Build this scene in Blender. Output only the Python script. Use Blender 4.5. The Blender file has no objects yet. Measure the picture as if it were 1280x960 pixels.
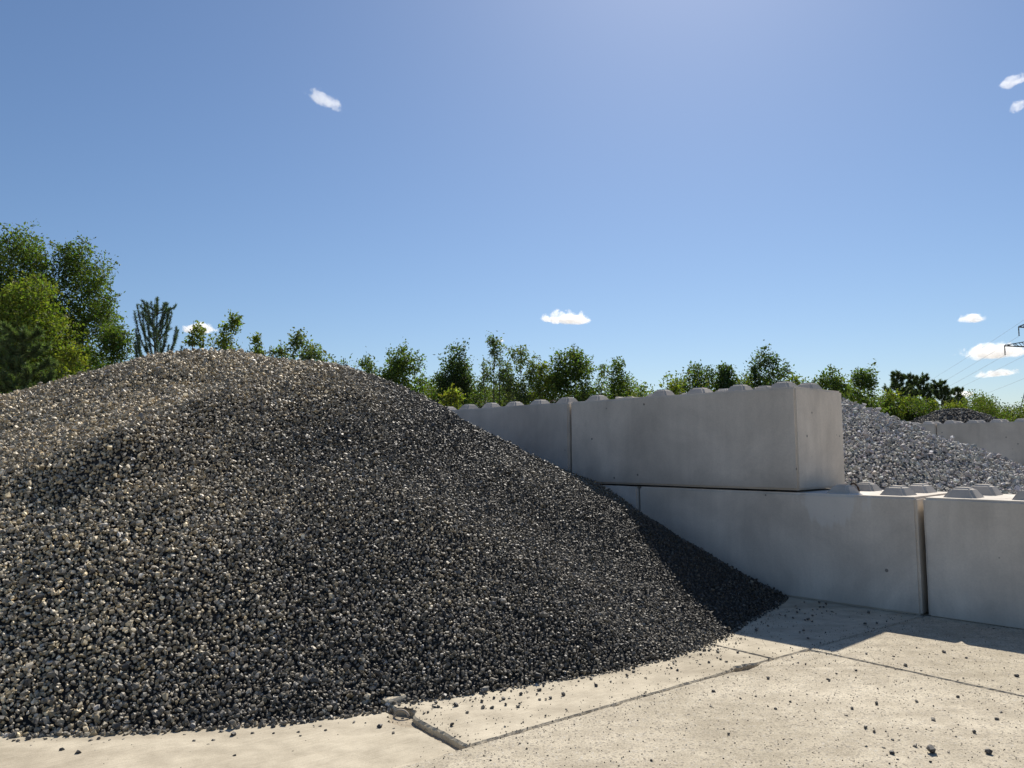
import bpy, bmesh, math, random
import numpy as np
from mathutils import Matrix, Vector, noise as mnoise

scene = bpy.context.scene
col = scene.collection
R = math.radians

# ------------------------------------------------------------------ camera
F_PX, PITCH, CAM_H, ROLL = 969.8, .085377, 1.1364, -.006524
cam_d = bpy.data.cameras.new('camera')
cam_d.sensor_width = 36.0
cam_d.lens = F_PX / 1280 * 36
cam_d.clip_start = .05
cam_d.clip_end = 9000
cam = bpy.data.objects.new('camera', cam_d)
col.objects.link(cam)
cam.matrix_world = (Matrix.Translation((0, 0, CAM_H)) @ Matrix.Rotation(R(90) + PITCH, 4, 'X')
                    @ Matrix.Rotation(ROLL, 4, 'Z'))
scene.camera = cam

# ------------------------------------------------------------------ sky, sun, exposure
SUN_EL, SUN_AZ = R(44.6), R(14.6)           # azimuth from +Y towards +X
world = bpy.data.worlds.new('World')
scene.world = world
world.use_nodes = True
wn = world.node_tree
wn.nodes.clear()
sky = wn.nodes.new('ShaderNodeTexSky')
sky.sky_type = 'NISHITA'
sky.sun_disc = False
sky.sun_elevation = SUN_EL
sky.sun_rotation = SUN_AZ
sky.altitude = 0
sky.air_density = 1.0
sky.dust_density = .4
sky.ozone_density = 6
bg = wn.nodes.new('ShaderNodeBackground')
bg.inputs['Strength'].default_value = .0735
wo = wn.nodes.new('ShaderNodeOutputWorld')
wn.links.new(sky.outputs[0], bg.inputs[0])
wn.links.new(bg.outputs[0], wo.inputs[0])

sd = bpy.data.lights.new('sun', 'SUN')
sd.energy = 4.6
sd.angle = R(.55)
sd.color = (1.0, .94, .84)
sun = bpy.data.objects.new('sun', sd)
col.objects.link(sun)
S = Vector((math.cos(SUN_EL) * math.sin(SUN_AZ), math.cos(SUN_EL) * math.cos(SUN_AZ), math.sin(SUN_EL)))
sun.rotation_euler = (-S).to_track_quat('-Z', 'Y').to_euler()
sun.location = (4, 14, 20)

scene.view_settings.view_transform = 'Standard'
scene.view_settings.look = 'None'
scene.view_settings.exposure = .35
scene.view_settings.gamma = 1
scene.view_settings.use_curve_mapping = False
scene.render.engine = 'CYCLES'
scene.cycles.max_bounces = 10
scene.cycles.diffuse_bounces = 4
scene.cycles.transmission_bounces = 6
scene.cycles.volume_bounces = 12
scene.cycles.use_denoising = True


# ------------------------------------------------------------------ helpers
def ray(px, py):
    u, v = px - 640, 480 - py
    c, s = math.cos(ROLL), math.sin(ROLL)
    u, v = u * c - v * s, u * s + v * c
    y = math.cos(PITCH) - v / F_PX * math.sin(PITCH)
    z = math.sin(PITCH) + v / F_PX * math.cos(PITCH)
    return np.array([u / F_PX / y, 1.0, z / y])


def at(px, py, Y):
    """point seen at a pixel of the 1280 x 960 photograph, at distance Y"""
    return np.array([0, 0, CAM_H]) + ray(px, py) * Y


def gnd(px, py, z=0.0):
    r = ray(px, py)
    return np.array([0, 0, CAM_H]) + r * ((z - CAM_H) / r[2])


def tag(o, label=None, cat=None, group=None, kind=None):
    if label: o['label'] = label
    if cat: o['category'] = cat
    if group: o['group'] = group
    if kind: o['kind'] = kind
    return o


def link(name, me, mat=None, parent=None, loc=None, rot=None):
    o = bpy.data.objects.new(name, me)
    col.objects.link(o)
    if mat is not None and me is not None and len(me.materials) == 0:
        me.materials.append(mat)
    if parent: o.parent = parent
    if loc is not None: o.location = loc
    if rot is not None: o.rotation_euler = rot
    return o


def empty(name, loc=(0, 0, 0), rz=0.0):
    o = bpy.data.objects.new(name, None)
    col.objects.link(o)
    o.empty_display_size = .2
    o.location = loc
    o.rotation_euler = (0, 0, rz)
    return o


def copy_tree(o, parent=None):
    c = o.copy()
    col.objects.link(c)
    c.parent = parent
    for ch in list(o.children):
        copy_tree(ch, c)
    return c


def mesh_np(name, V, Fc, colors=None, smooth=False):
    """V (n,3); Fc (m,k) equal-sized faces; colors (n,3) point colours"""
    V = np.asarray(V, dtype=np.float32)
    Fc = np.asarray(Fc, dtype=np.int32)
    me = bpy.data.meshes.new(name)
    me.vertices.add(len(V))
    me.vertices.foreach_set('co', V.ravel())
    k = Fc.shape[1]
    me.loops.add(Fc.size)
    me.loops.foreach_set('vertex_index', Fc.ravel())
    me.polygons.add(len(Fc))
    me.polygons.foreach_set('loop_start', np.arange(0, Fc.size, k, dtype=np.int32))
    me.polygons.foreach_set('use_smooth', np.full(len(Fc), smooth, dtype=bool))
    if colors is not None:
        a = me.color_attributes.new('tint', 'FLOAT_COLOR', 'POINT')
        c4 = np.ones((len(V), 4), dtype=np.float32)
        c4[:, :3] = colors
        a.data.foreach_set('color', c4.ravel())
    me.update()
    me.validate()
    return me


def bm_mesh(name, bm, smooth=False):
    me = bpy.data.meshes.new(name)
    bm.to_mesh(me)
    bm.free()
    if smooth:
        for p in me.polygons: p.use_smooth = True
    return me


def tubes(paths, sides=5):
    """paths: list of (points (n,3), radii (n,)); returns V, F quads"""
    Vs, Fs, off = [], [], 0
    ang = np.arange(sides) * 2 * math.pi / sides
    for P, rad in paths:
        P = np.asarray(P, float)
        n = len(P)
        T = np.gradient(P, axis=0)
        T /= np.linalg.norm(T, axis=1)[:, None] + 1e-9
        ref = np.where(np.abs(T[:, 2:3]) > .9, np.array([[1., 0, 0]]), np.array([[0, 0, 1.]]))
        A = np.cross(T, ref)
        A /= np.linalg.norm(A, axis=1)[:, None] + 1e-9
        B = np.cross(T, A)
        ring = (P[:, None, :] + (A[:, None, :] * np.cos(ang)[None, :, None]
                + B[:, None, :] * np.sin(ang)[None, :, None]) * np.asarray(rad)[:, None, None])
        Vs.append(ring.reshape(-1, 3))
        i = np.arange(n - 1)[:, None] * sides
        j = np.arange(sides)[None, :]
        j2 = (j + 1) % sides
        f = np.stack([i + j, i + j2, i + sides + j2, i + sides + j], -1).reshape(-1, 4) + off
        Fs.append(f)
        off += n * sides
    return np.concatenate(Vs), np.concatenate(Fs)


# ------------------------------------------------------------------ materials
class NT:
    def __init__(self, name):
        self.m = bpy.data.materials.new(name)
        self.m.use_nodes = True
        self.t = self.m.node_tree
        self.b = self.t.nodes['Principled BSDF']
        self.out = self.t.nodes['Material Output']

    def n(self, typ, **kw):
        nd = self.t.nodes.new(typ)
        for k, v in kw.items():
            if k.startswith('i_'):
                nd.inputs[k[2:].replace('_', ' ')].default_value = v
            else:
                setattr(nd, k, v)
        return nd

    def l(self, a, b): self.t.links.new(a, b)

    def coord(self, which='Object', scale=None):
        c = self.n('ShaderNodeTexCoord')
        if scale is None: return c.outputs[which]
        mp = self.n('ShaderNodeMapping')
        mp.inputs['Scale'].default_value = scale
        self.l(c.outputs[which], mp.inputs[0])
        return mp.outputs[0]

    def noise(self, vec, scale, detail=6, rough=.6, dist=0.0):
        nd = self.n('ShaderNodeTexNoise')
        nd.inputs['Scale'].default_value = scale
        nd.inputs['Detail'].default_value = detail
        nd.inputs['Roughness'].default_value = rough
        nd.inputs['Distortion'].default_value = dist
        if vec is not None: self.l(vec, nd.inputs['Vector'])
        return nd.outputs['Fac']

    def ramp(self, fac, stops):
        r = self.n('ShaderNodeValToRGB')
        el = r.color_ramp.elements
        while len(el) < len(stops): el.new(.5)
        for e, (p, c) in zip(el, stops):
            e.position = p
            e.color = (*c, 1) if len(c) == 3 else c
        self.l(fac, r.inputs[0])
        return r.outputs[0]

    def gray(self, fac, lo, hi, a=0.0, b=1.0):
        m = self.n('ShaderNodeMapRange')
        m.inputs['From Min'].default_value = lo
        m.inputs['From Max'].default_value = hi
        m.inputs['To Min'].default_value = a
        m.inputs['To Max'].default_value = b
        self.l(fac, m.inputs[0])
        return m.outputs[0]

    def mix(self, fac, a, b, mode='MIX'):
        m = self.n('ShaderNodeMix')
        m.data_type = 'RGBA'
        m.blend_type = mode
        for v, i in ((fac, 0), (a, 6), (b, 7)):
            if hasattr(v, 'links'): self.l(v, m.inputs[i])
            elif i == 0: m.inputs[0].default_value = v
            else: m.inputs[i].default_value = (*v, 1)
        return m.outputs[2]

    def math(self, op, a, b=None):
        m = self.n('ShaderNodeMath')
        m.operation = op
        for v, i in ((a, 0), (b, 1)):
            if v is None: continue
            if hasattr(v, 'links'): self.l(v, m.inputs[i])
            else: m.inputs[i].default_value = v
        return m.outputs[0]

    def bump(self, h, strength=.3, dist=.01, normal=None):
        b = self.n('ShaderNodeBump')
        b.inputs['Strength'].default_value = strength
        b.inputs['Distance'].default_value = dist
        self.l(h, b.inputs['Height'])
        if normal is not None: self.l(normal, b.inputs['Normal'])
        return b.outputs[0]

    def finish(self, color=None, rough=.8, normal=None, spec=None):
        if color is not None:
            if hasattr(color, 'links'): self.l(color, self.b.inputs['Base Color'])
            else: self.b.inputs['Base Color'].default_value = (*color, 1)
        if hasattr(rough, 'links'): self.l(rough, self.b.inputs['Roughness'])
        else: self.b.inputs['Roughness'].default_value = rough
        if spec is not None: self.b.inputs['Specular IOR Level'].default_value = spec
        if normal is not None: self.l(normal, self.b.inputs['Normal'])
        return self.m


def mat_stone(name, rough=.5, spec=.5, bump=.5):
    k = NT(name)
    at_ = k.n('ShaderNodeAttribute')
    at_.attribute_name = 'tint'
    v = k.coord('Object')
    n1 = k.noise(v, 90, 4)
    c = k.mix(1.0, at_.outputs['Color'], k.ramp(n1, [(.3, (.6, .6, .6)), (.7, (1.35, 1.33, 1.3))]), 'MULTIPLY')
    rg = k.gray(n1, .3, .7, rough - .1, rough + .14)
    return k.finish(c, rg, k.bump(n1, bump, .004), spec)


def mat_core(name, c0, c1, scale):
    k = NT(name)
    v = k.coord('Object')
    vo = k.n('ShaderNodeTexVoronoi')
    vo.inputs['Scale'].default_value = scale
    k.l(v, vo.inputs['Vector'])
    c = k.mix(k.gray(vo.outputs['Distance'], 0, .6), c1, c0)
    return k.finish(c, .8, k.bump(vo.outputs['Distance'], 1, .02))


def mat_concrete_block(name, pits=False, splash=False, tone=(.67, .60, .515)):
    k = NT(name)
    v = k.coord('Object')
    info = k.n('ShaderNodeObjectInfo')
    add = k.n('ShaderNodeVectorMath')
    add.operation = 'ADD'
    k.l(v, add.inputs[0])
    sc = k.n('ShaderNodeVectorMath')
    sc.operation = 'SCALE'
    sc.inputs[0].default_value = (7, 11, 5)
    k.l(info.outputs['Random'], sc.inputs['Scale'])
    k.l(sc.outputs[0], add.inputs[1])
    vv = add.outputs[0]
    big = k.noise(vv, 1.6, 6, .6, .4)
    mp = k.n('ShaderNodeMapping')
    mp.inputs['Scale'].default_value = (9, 9, .7)
    k.l(vv, mp.inputs[0])
    streak = k.noise(mp.outputs[0], 1.0, 5, .6)
    fine = k.noise(vv, 70, 5, .7)
    lo = tuple(x * .78 for x in tone)
    hi = tuple(min(1, x * 1.18) for x in tone)
    c = k.mix(k.gray(big, .3, .7), lo, hi)
    c = k.mix(.22, c, k.ramp(streak, [(.3, (.66, .66, .66)), (.7, (1.2, 1.2, 1.2))]), 'MULTIPLY')
    c = k.mix(.3, c, k.ramp(fine, [(.3, (.75, .75, .75)), (.7, (1.2, 1.2, 1.18))]), 'MULTIPLY')
    # damp dark foot and edge dirt with an uneven border
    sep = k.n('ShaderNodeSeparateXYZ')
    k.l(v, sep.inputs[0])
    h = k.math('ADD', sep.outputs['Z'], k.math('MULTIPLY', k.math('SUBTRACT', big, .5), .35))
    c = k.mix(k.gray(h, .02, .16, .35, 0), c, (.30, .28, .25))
    nrm = k.bump(fine, .25, .004)
    if True:
        vo = k.n('ShaderNodeTexVoronoi')
        vo.inputs['Scale'].default_value = 11
        vo.inputs['Randomness'].default_value = 1
        k.l(vv, vo.inputs['Vector'])
        vc = k.n('ShaderNodeSeparateColor')
        k.l(vo.outputs['Color'], vc.inputs[0])
        lo_k = .62 if pits else .88
        keep = k.gray(vc.outputs[0], lo_k, lo_k + .02)
        size = k.gray(vc.outputs[1], 0, 1, .04, .14)
        hole = k.math('MULTIPLY', k.math('LESS_THAN', vo.outputs['Distance'], size), keep)
        c = k.mix(k.math('MULTIPLY', hole, .75), c, (.10, .10, .095))
        nrm = k.bump(k.math('MULTIPLY', hole, -1.0), .8, .015, nrm)
    if splash:
        # pale cement run that dripped from the bed joint
        px = k.math('ABSOLUTE', k.math('ADD', sep.outputs['X'], -.62))
        d = k.math('ADD', k.gray(px, .0, .42, 1, 0), k.math('MULTIPLY', k.math('SUBTRACT', streak, .5), 1.6))
        d = k.math('ADD', d, k.math('MULTIPLY', k.math('SUBTRACT', big, .5), .9))
        d = k.math('MULTIPLY', d, k.gray(sep.outputs['Z'], .38, .74))
        c = k.mix(k.gray(d, .42, .52, 0, .55), c, (.74, .71, .66))
    return k.finish(c, .85, nrm, .3)


def mat_slab(name, rough_top):
    k = NT(name)
    v = k.coord('Object')
    g = k.n('ShaderNodeNewGeometry')
    vp = g.outputs['Position']
    big = k.noise(vp, .9, 6, .6, .3)
    mid = k.noise(vp, 7, 6, .65)
    fine = k.noise(vp, 150, 4, .7)
    c = k.mix(k.gray(big, .32, .68), (.47, .412, .308), (.62, .55, .425))
    st = k.n('ShaderNodeMapping')
    st.inputs['Rotation'].default_value = (0, 0, -.55)
    st.inputs['Scale'].default_value = (.35, 2.4, 1)
    k.l(vp, st.inputs[0])
    band = k.noise(st.outputs[0], 1.3, 5, .6, .5)
    c = k.mix(.6, c, k.ramp(band, [(.38, (.74, .72, .70)), (.56, (1.04, 1.04, 1.04))]), 'MULTIPLY')
    c = k.mix(.5, c, k.ramp(mid, [(.34, (.62, .60, .58)), (.6, (1.14, 1.14, 1.14))]), 'MULTIPLY')
    if rough_top:
        vo = k.n('ShaderNodeTexVoronoi')
        vo.inputs['Scale'].default_value = 75
        k.l(vp, vo.inputs['Vector'])
        vc = k.n('ShaderNodeSeparateColor')
        k.l(vo.outputs['Color'], vc.inputs[0])
        peb = k.math('MULTIPLY', k.math('LESS_THAN', vo.outputs['Distance'], .42), k.gray(vc.outputs[0], .42, .47))
        peb = k.math('MULTIPLY', peb, k.gray(mid, .30, .52))
        c = k.mix(k.math('MULTIPLY', peb, .7), c, k.ramp(vc.outputs[1], [(0, (.16, .14, .12)), (.6, (.33, .29, .24)), (1, (.62, .58, .5))]))
        c = k.mix(.5, c, k.ramp(fine, [(.36, (.45, .43, .40)), (.58, (1.18, 1.18, 1.18))]), 'MULTIPLY')
        h = k.math('ADD', k.math('MULTIPLY', fine, .6), k.math('MULTIPLY', peb, .5))
        nrm = k.bump(k.math('ADD', h, k.math('MULTIPLY', mid, 1.2)), .55, .012)
    else:
        mp = k.n('ShaderNodeMapping')
        mp.inputs['Scale'].default_value = (3, 90, 1)
        k.l(v, mp.inputs[0])
        broom = k.noise(mp.outputs[0], 1, 4, .6, .3)
        c = k.mix(.22, c, k.ramp(broom, [(.3, (.6, .58, .55)), (.6, (1.1, 1.1, 1.1))]), 'MULTIPLY')
        c = k.mix(.3, c, k.ramp(fine, [(.32, (.65, .63, .6)), (.6, (1.1, 1.1, 1.1))]), 'MULTIPLY')
        h = k.math('ADD', k.math('MULTIPLY', fine, .4), k.math('ADD', broom, mid))
        nrm = k.bump(h, .3, .010)
    return k.finish(c, .9, nrm, .25)


def mat_ground():
    k = NT('sandy_earth')
    g = k.n('ShaderNodeNewGeometry')
    vp = g.outputs['Position']
    big = k.noise(vp, .25, 6, .6)
    mid = k.noise(vp, 14, 6, .7)
    c = k.mix(k.gray(big, .3, .7), (.36, .30, .22), (.48, .415, .315))
    c = k.mix(.7, c, k.ramp(mid, [(.3, (.55, .53, .5)), (.65, (1.2, 1.2, 1.2))]), 'MULTIPLY')
    return k.finish(c, .95, k.bump(mid, .6, .02), .2)


def mat_plain(name, c, rough=.6, metallic=0.0, nscale=30):
    k = NT(name)
    n1 = k.noise(k.coord('Object'), nscale, 5, .65)
    cc = k.mix(1.0, c, k.ramp(n1, [(.3, (.7, .7, .7)), (.7, (1.25, 1.25, 1.25))]), 'MULTIPLY')
    k.b.inputs['Metallic'].default_value = metallic
    return k.finish(cc, rough, k.bump(n1, .3, .004))


def mat_leaf(name, trans=.45):
    k = NT(name)
    a = k.n('ShaderNodeAttribute')
    a.attribute_name = 'tint'
    k.finish(a.outputs['Color'], .6, None, .2)
    tr = k.n('ShaderNodeBsdfTranslucent')
    c2 = k.mix(1.0, a.outputs['Color'], (1.35, 1.5, .45), 'MULTIPLY')
    k.l(c2, tr.inputs['Color'])
    mx = k.n('ShaderNodeMixShader')
    mx.inputs[0].default_value = trans
    k.l(k.b.outputs[0], mx.inputs[1])
    k.l(tr.outputs[0], mx.inputs[2])
    k.l(mx.outputs[0], k.out.inputs['Surface'])
    return k.m


M = dict(
    basalt=mat_stone('dark_gravel', .55, .42, .25),
    granite=mat_stone('pale_gravel', .7, .35),
    dull=mat_stone('far_gravel', .8, .3),
    core_dark=mat_core('dark_gravel_bed', (.028, .025, .021), (.065, .058, .049), 40),
    core_pale=mat_core('pale_gravel_bed', (.12, .115, .105), (.3, .29, .27), 30),
    block=mat_concrete_block('cast_concrete'),
    block_splash=mat_concrete_block('cast_concrete_with_cement_run', splash=True),
    block_pits=mat_concrete_block('cast_concrete_with_air_holes', pits=True, tone=(.69, .625, .54)),
    block_blue=mat_concrete_block('cast_concrete_cool', tone=(.61, .56, .50)),
    slab=mat_slab('broomed_concrete', False),
    slab_rough=mat_slab('worn_pebbly_concrete', True),
    ground=mat_ground(),
    rebar=mat_plain('rusty_rebar', (.06, .035, .022), .7, .5),
    steel=mat_plain('grey_galvanised_steel', (.10, .105, .11), .6, .3),
    wire=mat_plain('aluminium_wire', (.12, .125, .13), .6, .3),
    bark=mat_plain('bark', (.10, .085, .065), .9),
    leaf=mat_leaf('leaf', .45),
    needle=mat_leaf('needle', .35),
)

# ------------------------------------------------------------------ ground
gv = np.array([(-3000, -400, -.024), (3000, -400, -.024), (3000, 5000, -.024), (-3000, 5000, -.024)])
tag(link('ground', mesh_np('ground', gv, [(0, 1, 2, 3)]), M['ground']), kind='structure')

# concrete yard: precast slabs laid in two runs
E1 = np.array([.793, .609]); E2 = np.array([-.609, .793]); O = np.array([-.178, 3.085])
yard = empty('pavement')
tag(yard, kind='structure')


def slab(s0, s1, q0, q1, top, mat, seed, tilt=0.0, chip=None):
    rnd = random.Random(seed)
    cx, cy = (s0 + s1) / 2, (q0 + q1) / 2
    hx, hy = (s1 - s0) / 2, (q1 - q0) / 2
    pts = []
    step = .017
    corners = [(-hx, -hy), (hx, -hy), (hx, hy), (-hx, hy)]
    for a in range(4):
        p, q = corners[a], corners[(a + 1) % 4]
        L = math.dist(p, q)
        n = max(3, int(L / step))
        for i in range(n):
            u = i / n
            x, y = p[0] + (q[0] - p[0]) * u, p[1] + (q[1] - p[1]) * u
            nv = mnoise.noise(Vector((x * 6 + seed * 3.1, y * 6, seed * 1.7)))
            nf = mnoise.noise(Vector((x * 26 + seed, y * 26, seed * 2.3)))
            dent = max(0, nv - .35) * .025 + (nf + .5) * .005 + mnoise.noise(Vector((x * 75, y * 75, seed))) * .0035
            if chip:
                for (chx, chy, cr, cd) in chip:
                    d = math.hypot(x - (chx - cx), y - (chy - cy))
                    if d < cr: dent += cd * (1 - (d / cr) ** 2) * (.8 + .4 * rnd.random())
            nx, ny = (-(q[1] - p[1]) / L, (q[0] - p[0]) / L)
            if i == 0:
                px_, py_ = corners[a - 1]
                ex, ey = (p[0] - px_), (p[1] - py_)
                l2 = math.hypot(ex, ey)
                nx, ny = nx - ey / l2, ny + ex / l2
                nx, ny = nx * .8, ny * .8
            pts.append((x + nx * dent, y + ny * dent, nx, ny))
    bm = bmesh.new()
    ch = .009
    zt = lambda x: tilt * x
    inner = [bm.verts.new((x + nx * ch, y + ny * ch, zt(x))) for x, y, nx, ny in pts]
    outer = [bm.verts.new((x, y, zt(x) - ch * (.7 + .6 * rnd.random()))) for x, y, nx, ny in pts]
    low = [bm.verts.new((x, y, -.16)) for x, y, nx, ny in pts]
    bm.faces.new(inner)
    n = len(pts)
    for i in range(n):
        j = (i + 1) % n
        bm.faces.new((outer[i], outer[j], inner[j], inner[i]))
        bm.faces.new((low[i], low[j], outer[j], outer[i]))
    bmesh.ops.triangulate(bm, faces=[f for f in bm.faces if len(f.verts) > 4])
    me = bm_mesh('slab', bm)
    c = O + E1 * cx + E2 * cy
    o = link('concrete_slab', me, mat, yard, (c[0], c[1], top), (0, 0, math.atan2(E1[1], E1[0])))
    return o


g = .006
slab(-2.0, -.020, g, 2.4, -.013, M['slab'], 1, 0, [(-.02, .46, .11, .05)])      # sunken slab on the left
slab(-4.2, -2.02, g, 2.4, -.010, M['slab'], 2)
slab(.0, 2.0 - g, g, 1.5, .005, M['slab'], 3, 0, [(0, .5, .07, .045), (1.75, 0, .10, .03)])
slab(2.0 + g, 4.0, g, 1.5, .003, M['slab'], 4)
slab(4.02, 6.2, g, 1.5, .003, M['slab'], 14)
slab(-.0, 2.0 - g, 1.53, 3.0, .002, M['slab'], 13)
slab(2.0 + g, 4.0, 1.53, 3.0, .004, M['slab'], 15)
slab(-3.9, -.72, -3.2, -g, .007, M['slab_rough'], 7)
slab(-.69, 2.31, -3.2, -g, .008, M['slab_rough'], 8, 0, [(1.72, 0, .12, .03), (2.31, 0, .1, .02)])
slab(2.315, 5.3, -3.2, -g, .009, M['slab_rough'], 9, .0004)
slab(5.33, 8.4, -3.2, -g, .002, M['slab_rough'], 10)
slab(-.69, 2.31, -6.4, -3.22, .001, M['slab_rough'], 11)
slab(2.315, 5.3, -6.4, -3.22, .002, M['slab_rough'], 12)

# rebar lifting loop in the open joint, and the broken piece of concrete behind it
lp = gnd(502, 893, -.01)
a = np.linspace(-.3, math.pi * .95, 14)
loop_pts = np.stack([-.032 * np.cos(a), .012 * np.cos(a), .026 * np.sin(a) - .004], 1)
V, Fq = tubes([(loop_pts, np.full(14, .0055))], 6)
tag(link('lifting_loop', mesh_np('slab_loop', V, Fq, smooth=True), mat_plain('cement_dusted_rebar', (.38, .32, .25), .9), None, lp - np.array([0, 0, .004])),
    'small cement-dusted steel lifting loop in the open slab joint', 'lifting loop')


def lumpy_box(sx, sy, sz, seed, amp=.012, cuts=3, bev=.01):
    bm = bmesh.new()
    bmesh.ops.create_cube(bm, size=1)
    bmesh.ops.scale(bm, vec=(sx, sy, sz), verts=bm.verts)
    bmesh.ops.bevel(bm, geom=bm.edges[:], offset=bev, segments=1, affect='EDGES')
    bmesh.ops.subdivide_edges(bm, edges=[e for e in bm.edges if e.calc_length() > .03], cuts=cuts, use_grid_fill=True)
    for v in bm.verts:
        nv = mnoise.noise_vector(v.co * 14 + Vector((seed, seed * 2, 0)))
        v.co += nv * amp
    return bm


cp = gnd(489, 889, -.02)
tag(link('concrete_chunk', bm_mesh('chunk', lumpy_box(.10, .06, .06, 3, .016, 4)), M['slab'], None, (cp[0] + .01, cp[1] + .055, -.004), (-.15, .05, .5)),
    'broken lump of concrete wedged between slabs at the gravel edge', 'concrete lump')
cp = gnd(458, 884, -.01)
tag(link('concrete_chunk', bm_mesh('chunk_small', lumpy_box(.05, .035, .06, 8, .008, 2)), M['slab'], None, (cp[0], cp[1] + .01, .012), (.2, .3, 1.1)),
    'small pale concrete crumb left of the larger broken lump', 'concrete lump')

# ------------------------------------------------------------------ concrete block walls
WC = np.array([2.19125, 5.97526]); WA = .73872
Wd = np.array([-math.sin(WA), math.cos(WA)]); Wn = np.array([-math.cos(WA), -math.sin(WA)])


def wpt(t, d): return WC + Wd * t + Wn * d


BL, BW, BH = 2.4, .8, .8


def block_body_mesh(seed):
    bm = bmesh.new()
    bmesh.ops.create_cube(bm, size=1)
    bmesh.ops.scale(bm, vec=(BL - .012, BW, BH), verts=bm.verts)
    bmesh.ops.translate(bm, vec=((BL) / 2, BW / 2, BH / 2), verts=bm.verts)
    bmesh.ops.bevel(bm, geom=bm.edges[:], offset=.016, segments=2, affect='EDGES')
    for it in range(2):
        bmesh.ops.subdivide_edges(bm, edges=[e for e in bm.edges if e.calc_length() > .1], cuts=3 if it == 0 else 2, use_grid_fill=True)
    for v in bm.verts:
        nv = mnoise.noise_vector(v.co * 1.3 + Vector((seed * 5.3, 0, seed)))
        nf = mnoise.noise_vector(v.co * 11 + Vector((seed * 2.3, seed, 0)))
        v.co += nv * .003 + nf * .0014
    return bm_mesh('block_body', bm)


def stud_mesh(b=.205, tp=.112, h=.068):
    bm = bmesh.new()
    lo = [bm.verts.new((sx * b / 2, sy * b / 2, -.004)) for sx, sy in ((-1, -1), (1, -1), (1, 1), (-1, 1))]
    hi = [bm.verts.new((sx * tp / 2, sy * tp / 2, h)) for sx, sy in ((-1, -1), (1, -1), (1, 1), (-1, 1))]
    bm.faces.new(hi)
    bm.faces.new(lo[::-1])
    for i in range(4):
        j = (i + 1) % 4
        bm.faces.new((lo[i], lo[j], hi[j], hi[i]))
    top_e = [e for e in bm.edges if all(v.co.z > 0 for v in e.verts) or abs(e.verts[0].co.z - e.verts[1].co.z) > .01]
    bmesh.ops.bevel(bm, geom=top_e, offset=.016, segments=3, affect='EDGES')
    return bm_mesh('block_stud', bm)


def broken_stud_mesh():
    bm = lumpy_box(.2, .2, .03, 5, .02, 3, .008)
    return bm_mesh('broken_stud', bm)


def block_loop_mesh():
    a_ = np.linspace(0, math.pi, 12)
    P = np.stack([.05 * np.cos(a_), 0 * a_, .07 * np.sin(a_) - .005], 1)
    V_, F_ = tubes([(P, np.full(12, .007))], 6)
    return mesh_np('block_loop', V_, F_, smooth=True)


BODY = [block_body_mesh(i) for i in range(3)]
STUD = stud_mesh()
STUDB = broken_stud_mesh()
LOOP = block_loop_mesh()
srnd = random.Random(4)


def make_block(t0, d, z, label, group, body, mat, wc=None, rz=0.0, skip=(), broken=(), loops=True, dirv=None):
    """t0: where along the wall the block starts; it runs away from the camera. Local x runs along the wall, y to its back."""
    p = (WC if wc is None else wc) + Wd * t0 + Wn * d
    root = empty('concrete_block', (p[0], p[1], z), math.atan2(Wd[1], Wd[0]) + rz)
    tag(root, label, 'concrete block', group)
    # local y must point to the back of the wall (-Wn); rotating x onto Wd makes +y point to (-Wd.y, Wd.x) = Wn, so mirror
    me = BODY[body].copy()
    me.materials.clear()
    me.materials.append(mat)
    b = link('body', me, None, root)
    b.location = (0, -BW, 0)
    for i in range(6):
        for j in range(2):
            if (i, j) in skip: continue
            br = (i, j) in broken
            sm = (STUDB if br else STUD)
            o = link('stud', sm, None, root)
            o.location = (.2 + .4 * i, -.2 - .4 * j, BH + (0.004 if br else 0))
            o.rotation_euler = (0, 0, srnd.uniform(-.06, .06))
            k_ = srnd.uniform(.92, 1.08)
            o.scale = (k_, srnd.uniform(.93, 1.07), srnd.uniform(.86, 1.1))
            if len(sm.materials) == 0: sm.materials.append(M['block'])
    if loops:
        for lx in (.6 + .02, 1.8 - .03):
            o = link('lifting_loop', LOOP, M['rebar'], root)
            o.location = (lx, -.42, BH - .002)
            o.rotation_euler = (0, .12, .5 + lx)
    return root


GA = 'blocks of the near gravel bay wall'
make_block(0.0, 0, .816, 'smooth grey block ending the upper course of the near wall, its end face showing', GA, 0, M['block'], broken=((4, 0),), loops=False)
make_block(2.412, .004, .816, 'bluish grey upper block half buried behind the dark gravel heap', GA, 1, M['block_blue'], rz=.006)
make_block(-.8474, 0, 0, 'grey lower block with pale cement runs under the upper end block', GA, 2, M['block_splash'], skip=((2, 0), (2, 1), (3, 0), (3, 1), (4, 0), (4, 1), (5, 0), (5, 1)))
make_block(1.5646, -.004, 0, 'lower block mostly buried by dark gravel, only its shaded corner showing', GA, 1, M['block_blue'], skip=tuple((i, j) for i in range(6) for j in range(2)), loops=False)
make_block(-.8474 - .024 - BL, .004, 0, 'pitted grey lower block cut off by the right picture edge', GA, 0, M['block_pits'], rz=-.004)

fw = gnd(1280, 527, 1.6)[:2]
GB = 'blocks of the far gravel bay wall'
for i, (t0, z, lab) in enumerate(((-.9, .806, 'far wall upper block by the right picture edge, in front of the dark far heap'),
                                  (1.504, .806, 'far wall upper block running in behind the pale gravel heap'),
                                  (-1.6, 0, 'far wall lower block at the right edge, mostly hidden by pale gravel'),
                                  )):
    make_block(t0, 0, z, lab, GB, i, M['block'], wc=fw, loops=False,
               skip=() if z else tuple((a_, b_) for a_ in range(6) for b_ in range(2)))


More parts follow.
